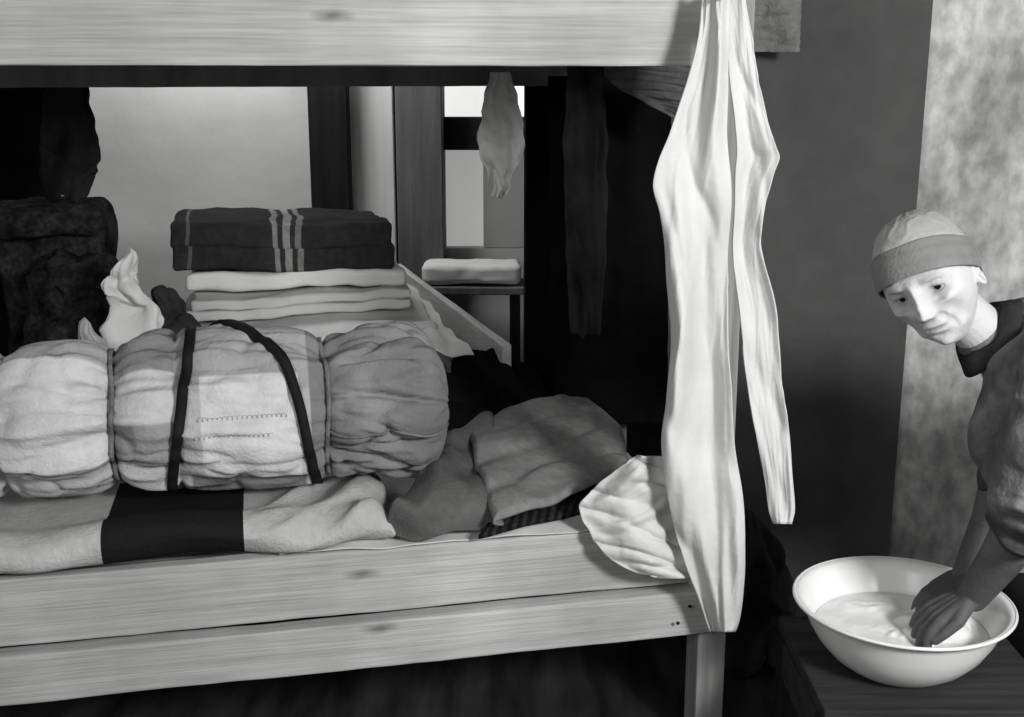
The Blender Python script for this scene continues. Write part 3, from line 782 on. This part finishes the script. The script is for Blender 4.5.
def cap(name,a0,a1,off,m,amp=0,seed=0,naz=160,nr=60,axisn=Vector((0,-.48,1)),thick=.003,foldf=None):
    n=axisn.normalized(); e1=Vector((1,0,0)); e2=n.cross(e1).normalized()
    vs=[];fs=[]
    na=naz
    for j in range(nr+1):
        for i in range(na):
            th=2*math.pi*i/naz
            al=math.radians(max(.5,a0+(a1-a0)*j/nr))
            d=n*math.cos(al)+(e1*math.cos(th)+e2*math.sin(th))*math.sin(al)
            p=head_pt(d,plain=True); o_=off+amp*noise.noise(Vector((p.x*14+seed,p.y*18,p.z*16)))
            if foldf: o_+=foldf(math.degrees(al),th)
            vs.append(HL(p+p.normalized()*o_))
    for j in range(nr):
        for i in range(naz):
            i2=(i+1)%na
            fs.append((j*na+i,j*na+i2,(j+1)*na+i2,(j+1)*na+i))
    if a0<1: fs.append(tuple(range(na)))
    o=make(name,vs,fs,m,pe)
    md=o.modifiers.new('s','SOLIDIFY'); md.thickness=thick; md.offset=0
    return o
SCARF=mat('headscarf_cotton',.38,.10,14,.95,.2,140,spec=.05)
cap('headscarf',0,70,.0085,SCARF,.002,1,foldf=lambda a,th: .0016*sridge(noise.noise(Vector((a*.05,math.cos(th)*2,math.sin(th)*2))),4)-(.003 if a>66 else 0))
BAND=mat('headscarf_band',.21,.12,20,.95,.25,160,spec=.05)
cap('headscarf_band',64,92,.0095,BAND,.0015,2,nr=24,thick=.003,foldf=lambda a,th: .0009*math.sin(a*.6+math.sin(th*2))-(.003 if a<66 else 0))
dp=[capsule_chain([(.868,2.138,.966),(.935,2.14,.945),(.975,2.14,.935),(1.07,2.14,.945),(1.20,2.14,.925),(1.32,2.14,.88),(1.40,2.14,.85)],[.055,.085,.112,.130,.128,.145,.155]),
    capsule_chain([(.955,2.01,.945),(.985,2.27,.948)],[.082,.066]),
    capsule_chain(LA[:3]+[LA[2]*.6+LA[3]*.4],[.080,.076,.072,.058]), capsule_chain(RA[:3]+[RA[2]*.6+RA[3]*.4],[.066,.062,.060,.052]),
    capsule_chain([(.925,2.07,.91),(.912,2.05,.80),(.96,2.08,.74)],[.082,.084,.09]),
    tube_vf([(1.35,2.145,.92),(1.355,2.145,.7),(1.36,2.145,.45),(1.36,2.145,.22)],[.15,.19,.22,.25],40),
    capsule_chain([(.97,2.12,.80),(1.15,2.14,.80),(1.30,2.14,.78)],[.10,.12,.13])]
V,Fc=remesh(join_vf(dp),.005,8,.6)
V2=[];cols=[]
for p in V:
    nk=min(1,max(0,((p-Vector((.868,2.138,.966))).length-.06)/.05))
    q=p+(noise.noise_vector(Vector((p.x*10,p.y*10,p.z*8)))*.018+noise.noise_vector(Vector((p.x*26,p.y*26,p.z*18)))*.006)*nk
    rg=sridge(noise.noise(Vector((p.x*9,p.y*7,p.z*11+3))),3.5)+.8*sridge(noise.noise(Vector((p.x*13+5,p.y*10,p.z*15+3))),3.5)
    if p.x<1.1 and .63<p.z<.74: rg+=.7*math.sin(p.z*180+p.x*40+p.y*30)
    V2.append(q+Vector((-.3,-.9,.2))*.012*rg*nk)
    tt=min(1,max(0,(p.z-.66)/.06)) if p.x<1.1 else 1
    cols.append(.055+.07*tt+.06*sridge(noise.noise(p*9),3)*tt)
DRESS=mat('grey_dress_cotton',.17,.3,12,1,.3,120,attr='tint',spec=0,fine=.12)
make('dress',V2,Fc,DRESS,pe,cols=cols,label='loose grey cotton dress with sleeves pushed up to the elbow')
# open turned-down collar, two soft lapel flaps
nd=(nb0-Vector((.93,2.14,.945))).normalized(); nc=nb0.lerp(Vector((.875,2.14,.965)),.80)
a_=nd.cross(YX).normalized(); b_=nd.cross(a_)
vs=[];fs=[]; NT=49
for t in range(NT):
    th=2*math.pi*t/(NT-1)
    for k in range(6):
        f=k/5; r=.052+.030*f**1.2+.004*math.sin(th*5); h=.010-.028*f*f
        vs.append(nc+a_*math.cos(th)*r+b_*math.sin(th)*r+nd*(h+.004*math.sin(th*3)))
for t in range(NT-1):
    for k in range(5): fs.append((t*6+k,t*6+k+1,(t+1)*6+k+1,(t+1)*6+k))
o=make('collar',vs,fs,DARK2,pe); md=o.modifiers.new('s','SOLIDIFY'); md.thickness=.003

# ---------------------------------------------------------------- LIGHTS
def area(name,loc,target,size,power,sy=None):
    l=bpy.data.lights.new(name,'AREA'); l.energy=power; l.size=size
    if sy: l.shape='RECTANGLE'; l.size_y=sy
    o=bpy.data.objects.new(name,l); scene.collection.objects.link(o); o.location=loc
    o.rotation_euler=(Vector(target)-Vector(loc)).to_track_quat('-Z','Y').to_euler(); return o
area('window_light',(1.75,-.3,2.05),(-.1,2.6,.7),.5,90)
area('fill_light',(-1.2,-.9,2.1),(-.2,2.6,.7),1.0,30)  # added soft fill from behind the camera, not a room fixture
area('face_fill_light',(1.5,.6,1.5),(.8,2.2,.9),.5,5)  # added lamp brightening the woman's face, no window at this spot
area('back_light',(-.95,4.05,2.3),(-.85,4.7,1.2),.4,19)
w=bpy.data.worlds.new('world'); scene.world=w; w.use_nodes=True
w.node_tree.nodes['Background'].inputs[0].default_value=(.5,.5,.5,1); w.node_tree.nodes['Background'].inputs[1].default_value=.15
